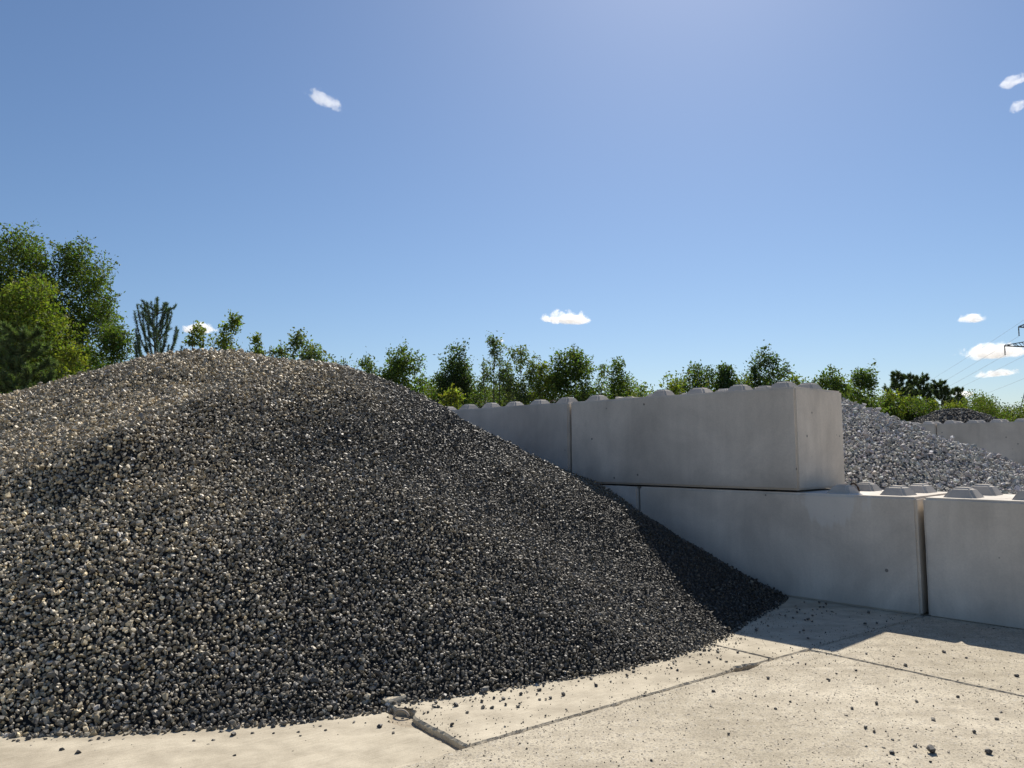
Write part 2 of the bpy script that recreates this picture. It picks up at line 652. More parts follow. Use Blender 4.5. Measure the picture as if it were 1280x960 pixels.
# ------------------------------------------------------------------ gravel heaps
def tps_fit(P, Z, reg=1e-3):
    P = np.asarray(P, float); Z = np.asarray(Z, float)
    d2 = ((P[:, None] - P[None]) ** 2).sum(-1)
    K = np.where(d2 > 0, .5 * d2 * np.log(d2 + 1e-12), 0) + reg * np.eye(len(P))
    A = np.block([[K, np.c_[np.ones(len(P)), P]], [np.c_[np.ones(len(P)), P].T, np.zeros((3, 3))]])
    sol = np.linalg.solve(A, np.r_[Z, 0, 0, 0])
    w, b = sol[:-3], sol[-3:]

    def f(Q):
        dd = ((Q[:, None] - P[None]) ** 2).sum(-1)
        return (np.where(dd > 0, .5 * dd * np.log(dd + 1e-12), 0)) @ w + b[0] + Q @ b[1:]
    return f


class Heap:
    """a height field over a grid, with stones lying on it"""
    def __init__(self, x0, x1, y0, y1, step, func):
        self.x0, self.y0, self.step = x0, y0, step
        self.nx, self.ny = int((x1 - x0) / step) + 1, int((y1 - y0) / step) + 1
        xs = x0 + np.arange(self.nx) * step
        ys = y0 + np.arange(self.ny) * step
        self.X, self.Y = np.meshgrid(xs, ys)
        self.Z = func(np.stack([self.X.ravel(), self.Y.ravel()], 1)).reshape(self.X.shape)

    def sample(self, A, x, y):
        u = np.clip((x - self.x0) / self.step, 0, self.nx - 1.001)
        v = np.clip((y - self.y0) / self.step, 0, self.ny - 1.001)
        i, j = u.astype(int), v.astype(int)
        a, b = u - i, v - j
        return (A[j, i] * (1 - a) * (1 - b) + A[j, i + 1] * a * (1 - b) + A[j + 1, i] * (1 - a) * b + A[j + 1, i + 1] * a * b)

    def core(self, name, mask, drop=.014):
        idx = -np.ones(self.X.shape, int)
        idx[mask] = np.arange(mask.sum())
        V_ = np.stack([self.X[mask], self.Y[mask], np.maximum(self.Z[mask] - drop, -.05)], 1)
        q = mask[:-1, :-1] & mask[1:, :-1] & mask[:-1, 1:] & mask[1:, 1:]
        j, i = np.nonzero(q)
        F_ = np.stack([idx[j, i], idx[j, i + 1], idx[j + 1, i + 1], idx[j + 1, i]], 1)
        return mesh_np(name, V_, F_, smooth=True)


def hull(seed, npts=13, flat=(1, .8, .62)):
    rnd = random.Random(seed)
    bm = bmesh.new()
    for i in range(npts):
        zz = 1 - 2 * (i + .5) / npts
        an = i * 2.39996 + rnd.uniform(-.35, .35)
        r = math.sqrt(max(0, 1 - zz * zz))
        k = rnd.uniform(.72, 1.25)
        bm.verts.new((r * math.cos(an) * k * flat[0], r * math.sin(an) * k * flat[1], zz * k * flat[2]))
    res = bmesh.ops.convex_hull(bm, input=bm.verts[:])
    bmesh.ops.delete(bm, geom=[v for v in bm.verts if not v.link_faces], context='VERTS')
    bmesh.ops.recalc_face_normals(bm, faces=bm.faces[:])
    bmesh.ops.triangulate(bm, faces=bm.faces[:])
    bm.verts.index_update()
    V_ = np.array([v.co[:] for v in bm.verts])
    F_ = np.array([[v.index for v in f.verts] for f in bm.faces])
    bm.free()
    return V_ * .5, F_


HULLS = [hull(i, 9 + i % 4, ((1, .78, .55), (1, .66, .62), (1, .88, .7), (1, .58, .42))[i % 4]) for i in range(24)]
LOW = [hull(90 + i, 6 + i % 2, ((1, .78, .6), (1, .7, .66), (1, .88, .75))[i % 3]) for i in range(16)]


def rot_mats(rng, n):
    q = rng.normal(size=(n, 4))
    q /= np.linalg.norm(q, axis=1)[:, None]
    w, x, y, z = q.T
    return np.stack([1 - 2 * (y * y + z * z), 2 * (x * y - z * w), 2 * (x * z + y * w),
                     2 * (x * y + z * w), 1 - 2 * (x * x + z * z), 2 * (y * z - x * w),
                     2 * (x * z - y * w), 2 * (y * z + x * w), 1 - 2 * (x * x + y * y)], 1).reshape(n, 3, 3)


def stones_mesh(name, P, size, Rm, kind, tint, low=None):
    """low: mask of stones that take the plainer shapes (far away)"""
    Vs, Fs, Cs, off = [], [], [], 0
    low = np.zeros(len(P), bool) if low is None else low
    kind = np.where(low, 100 + kind % len(LOW), kind)
    for h, (hv, hf) in list(enumerate(HULLS)) + [(100 + i_, q_) for i_, q_ in enumerate(LOW)]:
        s = np.nonzero(kind == h)[0]
        if not len(s): continue
        v = np.einsum('nij,kj->nki', Rm[s], hv) * size[s][:, None, None] + P[s][:, None, :]
        Vs.append(v.reshape(-1, 3))
        k = len(hv)
        Fs.append((hf[None] + (np.arange(len(s)) * k)[:, None, None]).reshape(-1, 3) + off)
        Cs.append(np.repeat(tint[s], k, axis=0))
        off += len(s) * k
    return mesh_np(name, np.concatenate(Vs), np.concatenate(Fs), np.concatenate(Cs))


def fbm(x, y, sc, seed, octv=3):
    out = np.zeros(len(x))
    for i in range(len(x)):
        out[i] = mnoise.fractal(Vector((x[i] * sc + seed, y[i] * sc - seed, seed * .37)), 1.0, 2.0, octv)
    return out


rng = np.random.default_rng(7)

# control points of the dark heap (x, y, z)
CP = []
foot_px = [(0, 912), (100, 912), (200, 908), (300, 902), (400, 893), (470, 884), (560, 875), (640, 862), (740, 847), (820, 830), (880, 812), (905, 800)]
foot = [gnd(*q)[:2] for q in foot_px] + [np.array([1.50, 5.12]), np.array([1.80, 5.55]), np.array([2.09, 6.03])]
foot = [np.array([-5.4, 3.75]), np.array([-4.2, 3.45]), np.array([-3.1, 3.32])] + foot
for i, p in enumerate(foot):
    CP.append((p[0], p[1], 0.0))
    a_, b_ = foot[max(0, i - 1)], foot[min(len(foot) - 1, i + 1)]
    tn = (b_ - a_) / np.linalg.norm(b_ - a_)
    nn = np.array([tn[1], -tn[0]])
    o_ = p + nn * .5
    CP.append((o_[0], o_[1], -.30))
CP += [(1.149, 5.439, .267), (.881, 6.21, .645), (.67, 6.613, .782), (.507, 6.949, .906)]                  # edge of the wall's shadow
CP += [(.901, 7.392, .739), (1.123, 7.148, .569), (1.498, 6.736, .328), (1.757, 6.452, .167)]             # line of contact with the wall
CP += [(.17, 8.19, 1.00), (-.5, 8.93, 1.22), (-1.17, 9.67, 1.25)]
for px_, py_, Y_ in [(-60, 518, 6.9), (0, 498, 7.0), (100, 468, 7.0), (0, 533, 6.0), (100, 507, 6.0), (190, 484, 6.2), (195, 446, 7.0), (265, 437, 7.0), (350, 452, 7.0), (450, 468, 7.0), (530, 496, 7.0), (600, 541, 7.0), (660, 571, 7.0),
                     (40, 592, 4.9), (130, 562, 5.0), (205, 543, 5.2), (262, 505, 5.7)]:
    p = at(px_, py_, Y_)
    CP.append(tuple(p))
CP += [(-1.55, 5.2, 1.04), (-.75, 5.2, .92), (-.2, 5.2, .74), (.32, 5.4, .53), (-.9, 4.4, .50), (-1.4, 4.3, .58), (-2.2, 4.2, .62)]
CP += [(-3.2, 8.4, 1.62), (-4.6, 8.3, 1.35), (-1.65, 8.3, 1.5), (-2.5, 9.6, .9), (-6.0, 6.6, 1.1), (-6.4, 5, .6), (-6.0, 8.6, .7)]
CP = np.array(CP)
f_dark = tps_fit(CP[:, :2], CP[:, 2], 2e-3)


RIDGES = [((at(-60, 610, 4.8)[:2], at(150, 560, 5.0)[:2]), .055, .22), ((at(150, 560, 5.0)[:2], at(265, 505, 5.7)[:2]), .06, .2),
          ((at(330, 600, 5.2)[:2], at(560, 650, 4.9)[:2]), .04, .3)]


def dark_h(Q):
    z = f_dark(Q)
    nz = fbm(Q[:, 0], Q[:, 1], 1.1, 3.3, 2) * .045 + fbm(Q[:, 0], Q[:, 1], 4.2, 9.1, 2) * .018
    k = np.clip(z / .25, 0, 1)
    for (a_, b_), hgt, wd in RIDGES:
        ab = b_ - a_
        u_ = np.clip(((Q - a_) @ ab) / (ab @ ab), -.1, 1.1)
        dd = np.linalg.norm(Q - (a_ + u_[:, None] * ab), axis=1)
        nz = nz + hgt * np.exp(-(dd / wd) ** 2)
    return z + nz * k


H1 = Heap(-5.6, 2.3, 3.0, 9.6, .05, dark_h)
dW = (H1.X - WC[0]) * Wn[0] + (H1.Y - WC[1]) * Wn[1]
heap = empty('gravel_heap', (-2.0, 5.5, 0))
tag(heap, 'large heap of dark crushed stone spilling over the slabs in front', 'gravel heap')
base = Matrix.Translation((2.0, -5.5, 0))


def under(o, parent):
    o.parent = parent
    o.matrix_parent_inverse = Matrix.Translation(-Vector(parent.location))
    return o


under(link('gravel_bed', H1.core('gravel_bed', (H1.Z > -.04) & (dW > -.02)), M['core_dark']), heap)


def scatter(Hp, spacing, size_fn, lift, rng, region):
    xs = np.arange(Hp.x0, Hp.x0 + Hp.nx * Hp.step, spacing)
    ys = np.arange(Hp.y0, Hp.y0 + Hp.ny * Hp.step, spacing)
    X, Y = np.meshgrid(xs, ys)
    X = (X + rng.uniform(-.5, .5, X.shape) * spacing).ravel()
    Y = (Y + rng.uniform(-.5, .5, Y.shape) * spacing).ravel()
    z = Hp.sample(Hp.Z, X, Y)
    k = region(X, Y, z)
    X, Y, z = X[k], Y[k], z[k]
    s = size_fn(X, Y) * np.exp(rng.normal(0, .26, len(X)))
    z = z + s * rng.uniform(lift[0], lift[1], len(X))
    return np.stack([X, Y, z], 1), s


def reg_dark(X, Y, z):
    d = (X - WC[0]) * Wn[0] + (Y - WC[1]) * Wn[1]
    return (z > np.where((np.stack([X, Y], 1) - O) @ E1 < 0, -.03, -.004)) & (d > .012) & (Y < 8.1 + .12 * X * 0) & (X > -.80 * Y - .35)


def size_dark(X, Y): return np.clip(.0222 - .0022 * (X + 1.0), .0178, .0265)


P1, s1 = scatter(H1, .0172, size_dark, (-.25, .35), rng, reg_dark)
P2, s2 = scatter(H1, .045, lambda X, Y: size_dark(X, Y) * 1.12, (.25, .75), rng, reg_dark)
P, sz = np.concatenate([P1, P2]), np.concatenate([s1, s2])
low_slab = ((P[:, :2] - O) @ E1) < 0
P[:, 2] = np.maximum(P[:, 2], sz * .22 - np.where(low_slab, .014, 0))
n = len(P)
kind = rng.integers(0, len(HULLS), n)
Rm = rot_mats(rng, n)
# dusty grey patches and clean black ones
pt = fbm(P[:, 0], P[:, 1], .55, 21.0, 2) + .25 * fbm(P[:, 0], P[:, 1], 2.2, 5.0, 2)
dust = np.clip(.38 - .27 * (P[:, 0] + .4) + .6 * pt, 0, 1.1)
base_l = .058 + .27 * dust
lum = base_l * np.exp(rng.normal(0, .42, n))
warm = np.clip(rng.normal(.35 + .5 * dust, .35, n), -.3, 1.4)[:, None]
tint = lum[:, None] * (np.array([[1., 1., 1.02]]) + warm * np.array([[.16, .05, -.19]]))
tint *= np.array([[1.08, 1.0, .87]])
rare = rng.random(n) < .012
tint[rare] *= 2.1
# the 300 stones that show largest become pieces of their own
depth = P[:, 1]
upx = np.abs(P[:, 0] / P[:, 1]) < .655
show = np.where(upx & (P[:, 1] < 4.6), sz / depth, 0) * np.where(np.arange(n) >= len(P1), 1.25, .7)
big = np.argsort(-show)[:300]
rest = np.ones(n, bool); rest[big] = False
gm = stones_mesh('loose_gravel', P[rest], sz[rest], Rm[rest], kind[rest], tint[rest], P[rest][:, 1] > 4.5)
o = under(link('gravel', gm, M['basalt']), heap)
o['kind'] = 'stuff'


def stone_variants(prefix, mat, tints):
    out = []
    for h, (hv, hf) in enumerate(HULLS):
        me = mesh_np(prefix, hv, hf, np.repeat(np.array([tints[h % len(tints)]]), len(hv), axis=0))
        me.materials.append(mat)
        out.append(me)
    return out


SV = stone_variants('stone', M['basalt'], [(.06, .057, .052), (.14, .128, .108), (.19, .173, .145), (.05, .048, .045), (.22, .202, .168), (.09, .082, .07), (.155, .142, .125)])
for i in big:
    o = bpy.data.objects.new('stone', SV[kind[i]])
    col.objects.link(o)
    o.parent = heap
    o.matrix_parent_inverse = Matrix.Translation(-heap.location)
    o.matrix_basis = Matrix.Translation(P[i]) @ Matrix(Rm[i].tolist()).to_4x4() @ Matrix.Scale(sz[i], 4)

# pale heap in the next bay
ap = np.array([3.55, 10.3])


def pale_h(Q):
    d = np.hypot((Q[:, 0] - ap[0]) * 1.0, (Q[:, 1] - ap[1]) * .92)
    an = np.arctan2(Q[:, 1] - ap[1], Q[:, 0] - ap[0])
    Rr = 4.62 + .25 * np.sin(2 * an + .6) + .12 * np.sin(5 * an)
    z = 1.93 * (1 - np.sqrt((d / Rr) ** 2 + .012)) / (1 - math.sqrt(.012))
    nz = fbm(Q[:, 0], Q[:, 1], .9, 13.0, 2) * .07 + fbm(Q[:, 0], Q[:, 1], 3.5, 4.0, 2) * .022
    return z + nz * np.clip(z / .3, 0, 1)


H2 = Heap(-.5, 8.6, 6.2, 14.6, .07, pale_h)
d2 = (H2.X - WC[0]) * Wn[0] + (H2.Y - WC[1]) * Wn[1]
heap2 = empty('gravel_heap', (ap[0], ap[1], 0))
tag(heap2, 'heap of pale grey crushed stone behind the near block wall', 'gravel heap')
under(link('gravel_bed', H2.core('pale_bed', (H2.Z > -.04) & (d2 < -.79)), M['core_pale']), heap2)


def reg_pale(X, Y, z):
    d = (X - WC[0]) * Wn[0] + (Y - WC[1]) * Wn[1]
    return (z > -.01) & (d < -.82) & (X / Y > .3) & (X / Y < .74) & (Y < 11.7)


Pa, sa = scatter(H2, .0355, lambda X, Y: np.full(len(X), .037), (-.25, .35), rng, reg_pale)
Pb, sb = scatter(H2, .085, lambda X, Y: np.full(len(X), .048), (.2, .7), rng, reg_pale)
Pp, sp = np.concatenate([Pa, Pb]), np.concatenate([sa, sb])
n = len(Pp)
lum = .43 * np.exp(rng.normal(0, .20, n))
tn = lum[:, None] * (np.array([[1.04, 1., .95]]) + rng.normal(0, .03, (n, 3)))
o = under(link('gravel', stones_mesh('pale_gravel', Pp, sp, rot_mats(rng, n), rng.integers(0, len(HULLS), n), np.clip(tn, 0, .75), np.ones(n, bool)), M['granite']), heap2)
o['kind'] = 'stuff'

# dark heap far behind the second wall
fa = at(1190, 514, 20.0)


def far_h(Q):
    d = np.hypot((Q[:, 0] - fa[0]) * .8, (Q[:, 1] - fa[1]))
    z = fa[2] * (1.03 - np.sqrt((d / 3.6) ** 2 + .03)) / (1.03 - math.sqrt(.03))
    return z + fbm(Q[:, 0], Q[:, 1], .8, 31.0, 2) * .10 * np.clip(z, 0, 1)


H3 = Heap(fa[0] - 4.6, fa[0] + 4.6, fa[1] - 3.7, fa[1] + 3.7, .12, far_h)
heap3 = empty('gravel_heap', (fa[0], fa[1], 0))
tag(heap3, 'low dark brown-grey heap in the distance behind the far block wall', 'gravel heap')
under(link('gravel_bed', H3.core('far_bed', H3.Z > -.05, .03), M['core_dark']), heap3)
Pc, sc_ = scatter(H3, .055, lambda X, Y: np.full(len(X), .060), (-.2, .4), rng, lambda X, Y, z: (z > .5) & (Y < fa[1] + .8))
n = len(Pc)
tn = (.14 * np.exp(rng.normal(0, .35, n)))[:, None] * np.array([[1.06, 1., .92]])
o = under(link('gravel', stones_mesh('far_gravel', Pc, sc_, rot_mats(rng, n), rng.integers(0, len(HULLS), n), tn, np.ones(n, bool)), M['dull']), heap3)
o['kind'] = 'stuff'

# ------------------------------------------------------------------ stones lying loose on the slabs
LV = stone_variants('loose_stone', M['basalt'], [(.09, .082, .07), (.13, .115, .095), (.07, .065, .06), (.17, .15, .12)])
rr = random.Random(11)


def loose(p, s, label, group, z=.008):
    k = rr.randrange(len(LV))
    o_ = bpy.data.objects.new('loose_stone', LV[k])
    col.objects.link(o_)
    s *= .82
    eu = Matrix.Rotation(rr.uniform(0, 6.28), 3, 'Z') @ Matrix.Rotation(rr.uniform(-.3, .3), 3, 'X') @ Matrix.Rotation(rr.uniform(-.3, .3), 3, 'Y')
    zmin = (HULLS[k][0] @ np.array(eu).T)[:, 2].min()
    o_.rotation_euler = eu.to_euler()
    o_.location = (p[0], p[1], z - .002 - s * zmin)
    o_.scale = (s, s, s)
    tag(o_, label, 'stone', group)


def on_heap(p): return H1.sample(H1.Z, np.array([p[0]]), np.array([p[1]]))[0] > .004


lbl_toe = 'loose dark stone rolled onto the smooth slab at the heap\'s sunlit foot'
lbl_sh = 'loose dark stone on the concrete in the block wall\'s shadow'
lbl_yd = 'loose dark stone lying out on the rough sunlit concrete'
# those that can be picked out in the photograph
for px_, py_, s_ in [(36, 920, .034), (98, 937, .030), (243, 922, .024), (292, 915, .036), (293, 940, .022), (475, 905, .034), (407, 909, .026), (275, 911, .028), (342, 905, .03),
                     (543, 886, .034), (548, 886, .026), (570, 884, .036), (584, 893, .024), (602, 879, .03), (604, 887, .034), (615, 887, .028), (629, 876, .034), (632, 883, .028),
                     (648, 886, .03), (651, 870, .028), (565, 909, .024), (671, 870, .02), (688, 875, .022), (704, 871, .03), (674, 865, .032), (880, 815, .034), (897, 817, .04), (886, 830, .022), (908, 829, .028), (875, 832, .022), (839, 837, .026), (845, 833, .024), (920, 806, .02), (926, 800, .026)]:
    loose(gnd(px_, py_), s_, lbl_toe, 'loose stones at the foot of the dark heap', -.016 if (px_ < 500) else .006)
for i in range(120):
    u = rr.random()
    k = rr.randrange(3, len(foot) - 4)
    a_, b_ = foot[k], foot[k + 1]
    p = a_ + (b_ - a_) * u
    tn_ = (b_ - a_) / np.linalg.norm(b_ - a_)
    p = p + np.array([tn_[1], -tn_[0]]) * (rr.expovariate(1 / .065) + .008)
    if on_heap(p): continue
    rel = (p - O) @ E1
    loose(p, rr.uniform(.014, .029), lbl_toe, 'loose stones at the foot of the dark heap', -.016 if rel < 0 else .006)
for i in range(60):
    t_, d_ = rr.gauss(-.12, .22), abs(rr.gauss(.45, .35)) + .05
    p = wpt(t_, d_)
    if on_heap(p) or d_ > 1.25: continue
    loose(p, rr.uniform(.018, .034), lbl_sh, 'loose stones in the wall shadow')
for px_, py_, s_ in [(1024, 755, .03), (1081, 782, .034), (1096, 781, .03), (1010, 800, .026), (1000, 792, .03)]:
    loose(gnd(px_, py_), s_, lbl_sh, 'loose stones in the wall shadow')
loose(gnd(1164, 944), .05, 'biggest dark loose stone, low on the rough concrete at the right', 'loose stones out on the concrete')
for px_, py_, s_ in [(1144, 936, .034), (1082, 913, .03), (1093, 918, .024), (1167, 903, .036), (1096, 883, .03), (1065, 889, .024), (1146, 880, .026), (1246, 902, .026), (1218, 919, .028),
                     (1132, 835, .036), (1036, 852, .03), (970, 889, .024), (926, 876, .024), (889, 886, .024), (911, 921, .022), (1115, 945, .028), (1236, 945, .036), (1007, 833, .02), (1083, 820, .02),
                     (1197, 874, .028), (1117, 826, .022), (1180, 818, .03), (1116, 928, .02), (1134, 913, .022), (988, 880, .02), (960, 851, .026), (892, 867, .026), (1271, 848, .03), (1241, 853, .02), (1190, 815, .02), (1058, 897, .024)]:
    loose(gnd(px_, py_), s_, lbl_yd, 'loose stones out on the concrete')
for i in range(55):
    q = gnd(rr.uniform(640, 1270), rr.uniform(815, 955))
    if on_heap(q): continue
    loose(q, rr.uniform(.010, .020), lbl_yd, 'loose stones out on the concrete')

# grit too small to tell apart
n = 24000
gp = np.stack([rng.uniform(-2.6, 3.4, n), rng.uniform(2.6, 5.6, n), np.full(n, .005)], 1)
rel = (gp[:, :2] - O) @ E1
q2 = (gp[:, :2] - O) @ E2
jd = np.minimum(np.minimum(np.abs(q2), np.abs(rel - 2.32) + (q2 > 0) * 9), np.abs(rel) + (q2 < 0) * 9)
zz = H1.sample(H1.Z, gp[:, 0], gp[:, 1])
keep = (zz < .0) & ((rng.random(n) < np.exp(-jd / .07)) | (rng.random(n) < .26 * (q2 < 0) + .06) | (zz > -.075) | (rng.random(n) < .5 * np.exp(zz / .12)))
gp = gp[keep]; rel = rel[keep]; q2 = q2[keep]
gp[:, 2] = np.where(q2 > 0, np.where(rel < 0, -.015, .006), .009)
n = len(gp)
gs = .0058 * np.exp(rng.normal(0, .35, n))
gl = np.exp(rng.normal(math.log(.13), .6, n))[:, None] * np.array([[1.1, 1., .85]])
o = link('grit', stones_mesh('grit', gp, gs, rot_mats(rng, n), rng.integers(0, len(HULLS), n), np.clip(gl, .02, .5), np.ones(n, bool)), M['dull'])
tag(o, 'fine grit and crumbs strewn over the concrete slabs', 'grit', kind='stuff')


# ------------------------------------------------------------------ trees and shrubs
def leaves_mesh(name, P, D, Ln, wid, tint, rng):
    n = len(P)
    D = D / (np.linalg.norm(D, axis=1)[:, None] + 1e-9)
    rv = rng.normal(size=(n, 3))
    A = np.cross(D, rv); A /= np.linalg.norm(A, axis=1)[:, None] + 1e-9
    N = np.cross(A, D)
    L = Ln[:, None]
    v = np.stack([P, P + D * L * .45 + A * L * wid + N * L * .08, P + D * L, P + D * L * .45 - A * L * wid + N * L * .08], 1)
    F_ = np.array([[0, 1, 2], [0, 2, 3]])[None] + (np.arange(n) * 4)[:, None, None]
    return mesh_np(name, v.reshape(-1, 3), F_.reshape(-1, 3), np.repeat(tint, 4, axis=0))


GREENS = dict(mid=(.085, .122, .038), light=(.125, .158, .040), dark=(.056, .086, .040), grey=(.100, .132, .070), yellow=(.165, .190, .048), pine=(.120, .165, .090), bluepine=(.080, .122, .098), farpine=(.07, .10, .055))


def broadleaf(name, label, group, px, ptop, hw, Y, tone, nst, leaves, leaf, seed, upright=.6, low=.3, spread=1.0, wid=.30, cat='tree', droop=.35, clump=.55, top_drop=.8, lobes=1.0):
    """px, ptop: where the top shows in the photograph; hw: half width of the crown in pixels; Y: distance"""
    rg = np.random.default_rng(seed)
    top = at(px, ptop, Y)
    H, Rc = top[2], hw / F_PX * Y * (1.34 if hw < 40 else 1.1)
    root = empty(name, (top[0], top[1], -.03), rg.uniform(0, 6.28))
    tag(root, label, cat, group)
    paths, LP, LD = [], [], []
    leaves = int(leaves * .6)
    leaf *= .9
    ntw = max(6, int(leaves / 24 / nst))
    for s in range(nst):
        an = rg.uniform(0, 6.283) if s else 0
        rr_ = math.sqrt((s + .2) / nst) * .80 if nst > 1 else .05
        an = s * 2.4 + rg.uniform(-.4, .4)
        hf = 1 - (top_drop * rr_ ** 2.0 + rg.uniform(0, .35)) * Rc * 2 / H if s else 1.0
        lean = rg.normal(0, .08 * Rc, 2)
        e = np.array([Rc * rr_ * math.cos(an) + lean[0], Rc * rr_ * math.sin(an) + lean[1], H * hf])
        b0 = np.array([math.cos(an), math.sin(an), 0]) * min(.12, Rc * .15)
        mid = b0 + (e - b0) * np.array([.62, .62, .45])
        u = np.linspace(0, 1, 9)[:, None]
        C = (1 - u) ** 2 * b0 + 2 * u * (1 - u) * mid + u ** 2 * e
        C[1:-1] += rg.normal(0, Rc * .035, (7, 3)) * np.array([1, 1, .3])
        r0 = .008 + .0065 * H
        paths.append((C, r0 * (1 - .88 * u[:, 0]) / math.sqrt(nst) * 1.8))
        for k in range(ntw):
            uu = low + (1 - low) * rg.random() ** .6
            f = uu * 8
            i = min(7, int(f))
            p0 = C[i] + (C[i + 1] - C[i]) * (f - i)
            a2 = rg.uniform(0, 6.283)
            ln = Rc * spread * (.18 + .55 * rg.random()) * (1.1 - .62 * uu)
            ln = max(ln, .10)
            dirv = np.array([math.cos(a2), math.sin(a2), upright * rg.uniform(.5, 1.6)])
            dirv /= np.linalg.norm(dirv)
            uu2 = np.linspace(0, 1, 4)[:, None]
            Tw = p0 + dirv * ln * uu2 + np.array([0, 0, 1]) * (upright * .35 - .15) * ln * uu2 ** 2
            if rg.random() < .22: paths.append((Tw, np.array([.006, .005, .004, .002]) * (.6 + .12 * H)))
            m = int(rg.integers(15, 34))
            q = rg.random((m, 1)) ** .6
            pos = p0 + (Tw[-1] - p0) * q
            pos = pos + rg.normal(0, leaf * clump, (m, 3)) * (1 + q)
            LP.append(pos)
            dd = dirv + rg.normal(0, .8, (m, 3))
            dd[:, 2] -= droop * rg.random(m) * 2
            LD.append(dd)
        # the leafy tip of the stem
        m = 14
        q = rg.random((m, 1))
        LP.append(C[-2] + (C[-1] - C[-2]) * q + rg.normal(0, leaf * .4, (m, 3)))
        LD.append(np.array([0, 0, .7]) + rg.normal(0, .7, (m, 3)))
    nl = int(round(lobes * (9 + 1.4 * nst) * (2.0 if hw > 45 else 1.25)))
    for k in range(nl):
        f = rg.uniform(.30, .99)
        prof = 1.0 - .55 * max(0, (f - .55) / .45) ** 1.6
        an, q_ = rg.uniform(0, 6.283), math.sqrt(rg.random())
        lr = Rc * rg.uniform(.24, .42) * (1.2 - .5 * f)
        cz = H - (1 - f) * min(H, Rc * 4.2) - lr * .6
        cc = np.array([math.cos(an) * q_ * Rc * .78 * prof, math.sin(an) * q_ * Rc * .78 * prof, cz])
        m = int(np.clip((1.75 if hw > 45 else 2.5) * math.pi * lr * lr / (.3 * leaf * leaf), 40, 1500))
        dv = rg.normal(size=(m, 3)); dv /= np.linalg.norm(dv, axis=1)[:, None]
        rad = lr * (rg.random((m, 1)) ** .38) * (1 + .18 * np.sin(dv[:, :1] * 7 + k) + .15 * rg.normal(size=(m, 1)))
        LP.append(cc + dv * rad * np.array([1, 1, 1.15]))
        LD.append(dv * .6 + rg.normal(0, .6, (m, 3)) + np.array([0, 0, .1 - droop * .6]))
    LP, LD = np.concatenate(LP), np.concatenate(LD)
    up_ = LP[:, 2] > min(1.1, H * .3)
    LP, LD = LP[up_], LD[up_]
    n = len(LP)
    g0 = np.array(GREENS[tone])
    tint = g0[None] * np.exp(rg.normal(0, .36, (n, 1))) * (1 + rg.normal(0, .10, (n, 3)))
    young = np.clip((LP[:, 2:3] / H - .6) * 1.2, 0, .5) * rg.random((n, 1))
    tint = tint * (1 + young * np.array([[.7, .6, .1]]))
    Ln = leaf * np.exp(rg.normal(0, .25, n))
    link('crown', leaves_mesh('crown', LP, LD, Ln, wid, np.clip(tint, .004, .4), rg), M['leaf'], root)
    V_, F_ = tubes(paths, 4)
    link('trunk', mesh_np('trunk', V_, F_, smooth=True), M['bark'], root)
    return root


def pine(name, label, group, px, ptop, hw, Y, tone, seed, whorls=7, per=6, needle=.075, dens=1.0, steep=.9, low=.1, taper=.85, twigs=3, jit=.0):
    rg = np.random.default_rng(seed)
    top = at(px, ptop, Y)
    H, Rc = top[2], hw / F_PX * Y
    root = empty(name, (top[0], top[1], -.03), rg.uniform(0, 6.28))
    tag(root, label, 'pine tree', group)
    paths, axes = [], []
    zt = np.linspace(0, 1, 10)[:, None]
    C = np.array([0, 0, 1.]) * H * zt + rg.normal(0, .02, (10, 3)) * np.array([1, 1, 0])
    C[-1, :2] = C[-2, :2]
    paths.append((C, (.012 + .008 * H) * (1 - .9 * zt[:, 0])))
    axes.append((np.array([0, 0, H * .80]), np.array([0, 0, H]), 1.0))
    for k in range(whorls):
        f = low + (.93 - low) * (k / (whorls - 1)) ** .85
        for j in range(per):
            z0 = H * min(.95, f + rg.normal(0, jit))
            an = j * 6.283 / per + k * .9 + rg.uniform(-.3, .3)
            ln = Rc * (1.2 - taper * f) * rg.uniform(.6, 1.2) + .05
            up = min(ln * steep * rg.uniform(.7, 1.3), (H - z0) * rg.uniform(.55, .9))
            e = np.array([math.cos(an) * ln, math.sin(an) * ln, z0 + up])
            b0 = np.array([0, 0, z0])
            m_ = b0 + np.array([math.cos(an) * ln * .75, math.sin(an) * ln * .75, up * .25])
            u = np.linspace(0, 1, 5)[:, None]
            B = (1 - u) ** 2 * b0 + 2 * u * (1 - u) * m_ + u ** 2 * e
            paths.append((B, np.array([.016, .013, .010, .008, .004]) * (.5 + .1 * H)))
            for q in range(1, 4): axes.append((B[q], B[q + 1], .8 + .1 * q))
            for _ in range(twigs):
                q = rg.integers(1, 4)
                p0 = B[q]
                d = (B[q + 1] - B[q]); d /= np.linalg.norm(d)
                d = d + rg.normal(0, .45, 3) + np.array([0, 0, .5])
                d /= np.linalg.norm(d)
                axes.append((p0, p0 + d * ln * rg.uniform(.25, .5), .9))
    P, D = [], []
    for a_, b_, w_ in axes:
        L = np.linalg.norm(b_ - a_)
        m = int(L * 620 * dens) + 12
        q = rg.random((m, 1))
        ax = (b_ - a_) / (L + 1e-9)
        P.append(a_ + (b_ - a_) * q)
        D.append(ax * .75 + rg.normal(0, .55, (m, 3)))
    P, D = np.concatenate(P), np.concatenate(D)
    n = len(P)
    tint = np.array(GREENS[tone])[None] * np.exp(rg.normal(0, .3, (n, 1))) * (1 + rg.normal(0, .08, (n, 3)))
    link('crown', leaves_mesh('crown', P, D, needle * np.exp(rg.normal(0, .2, n)), .07, np.clip(tint, .004, .3), rg), M['needle'], root)
    V_, F_ = tubes(paths, 5)
    link('trunk', mesh_np('trunk', V_, F_, smooth=True), M['bark'], root)
    return root


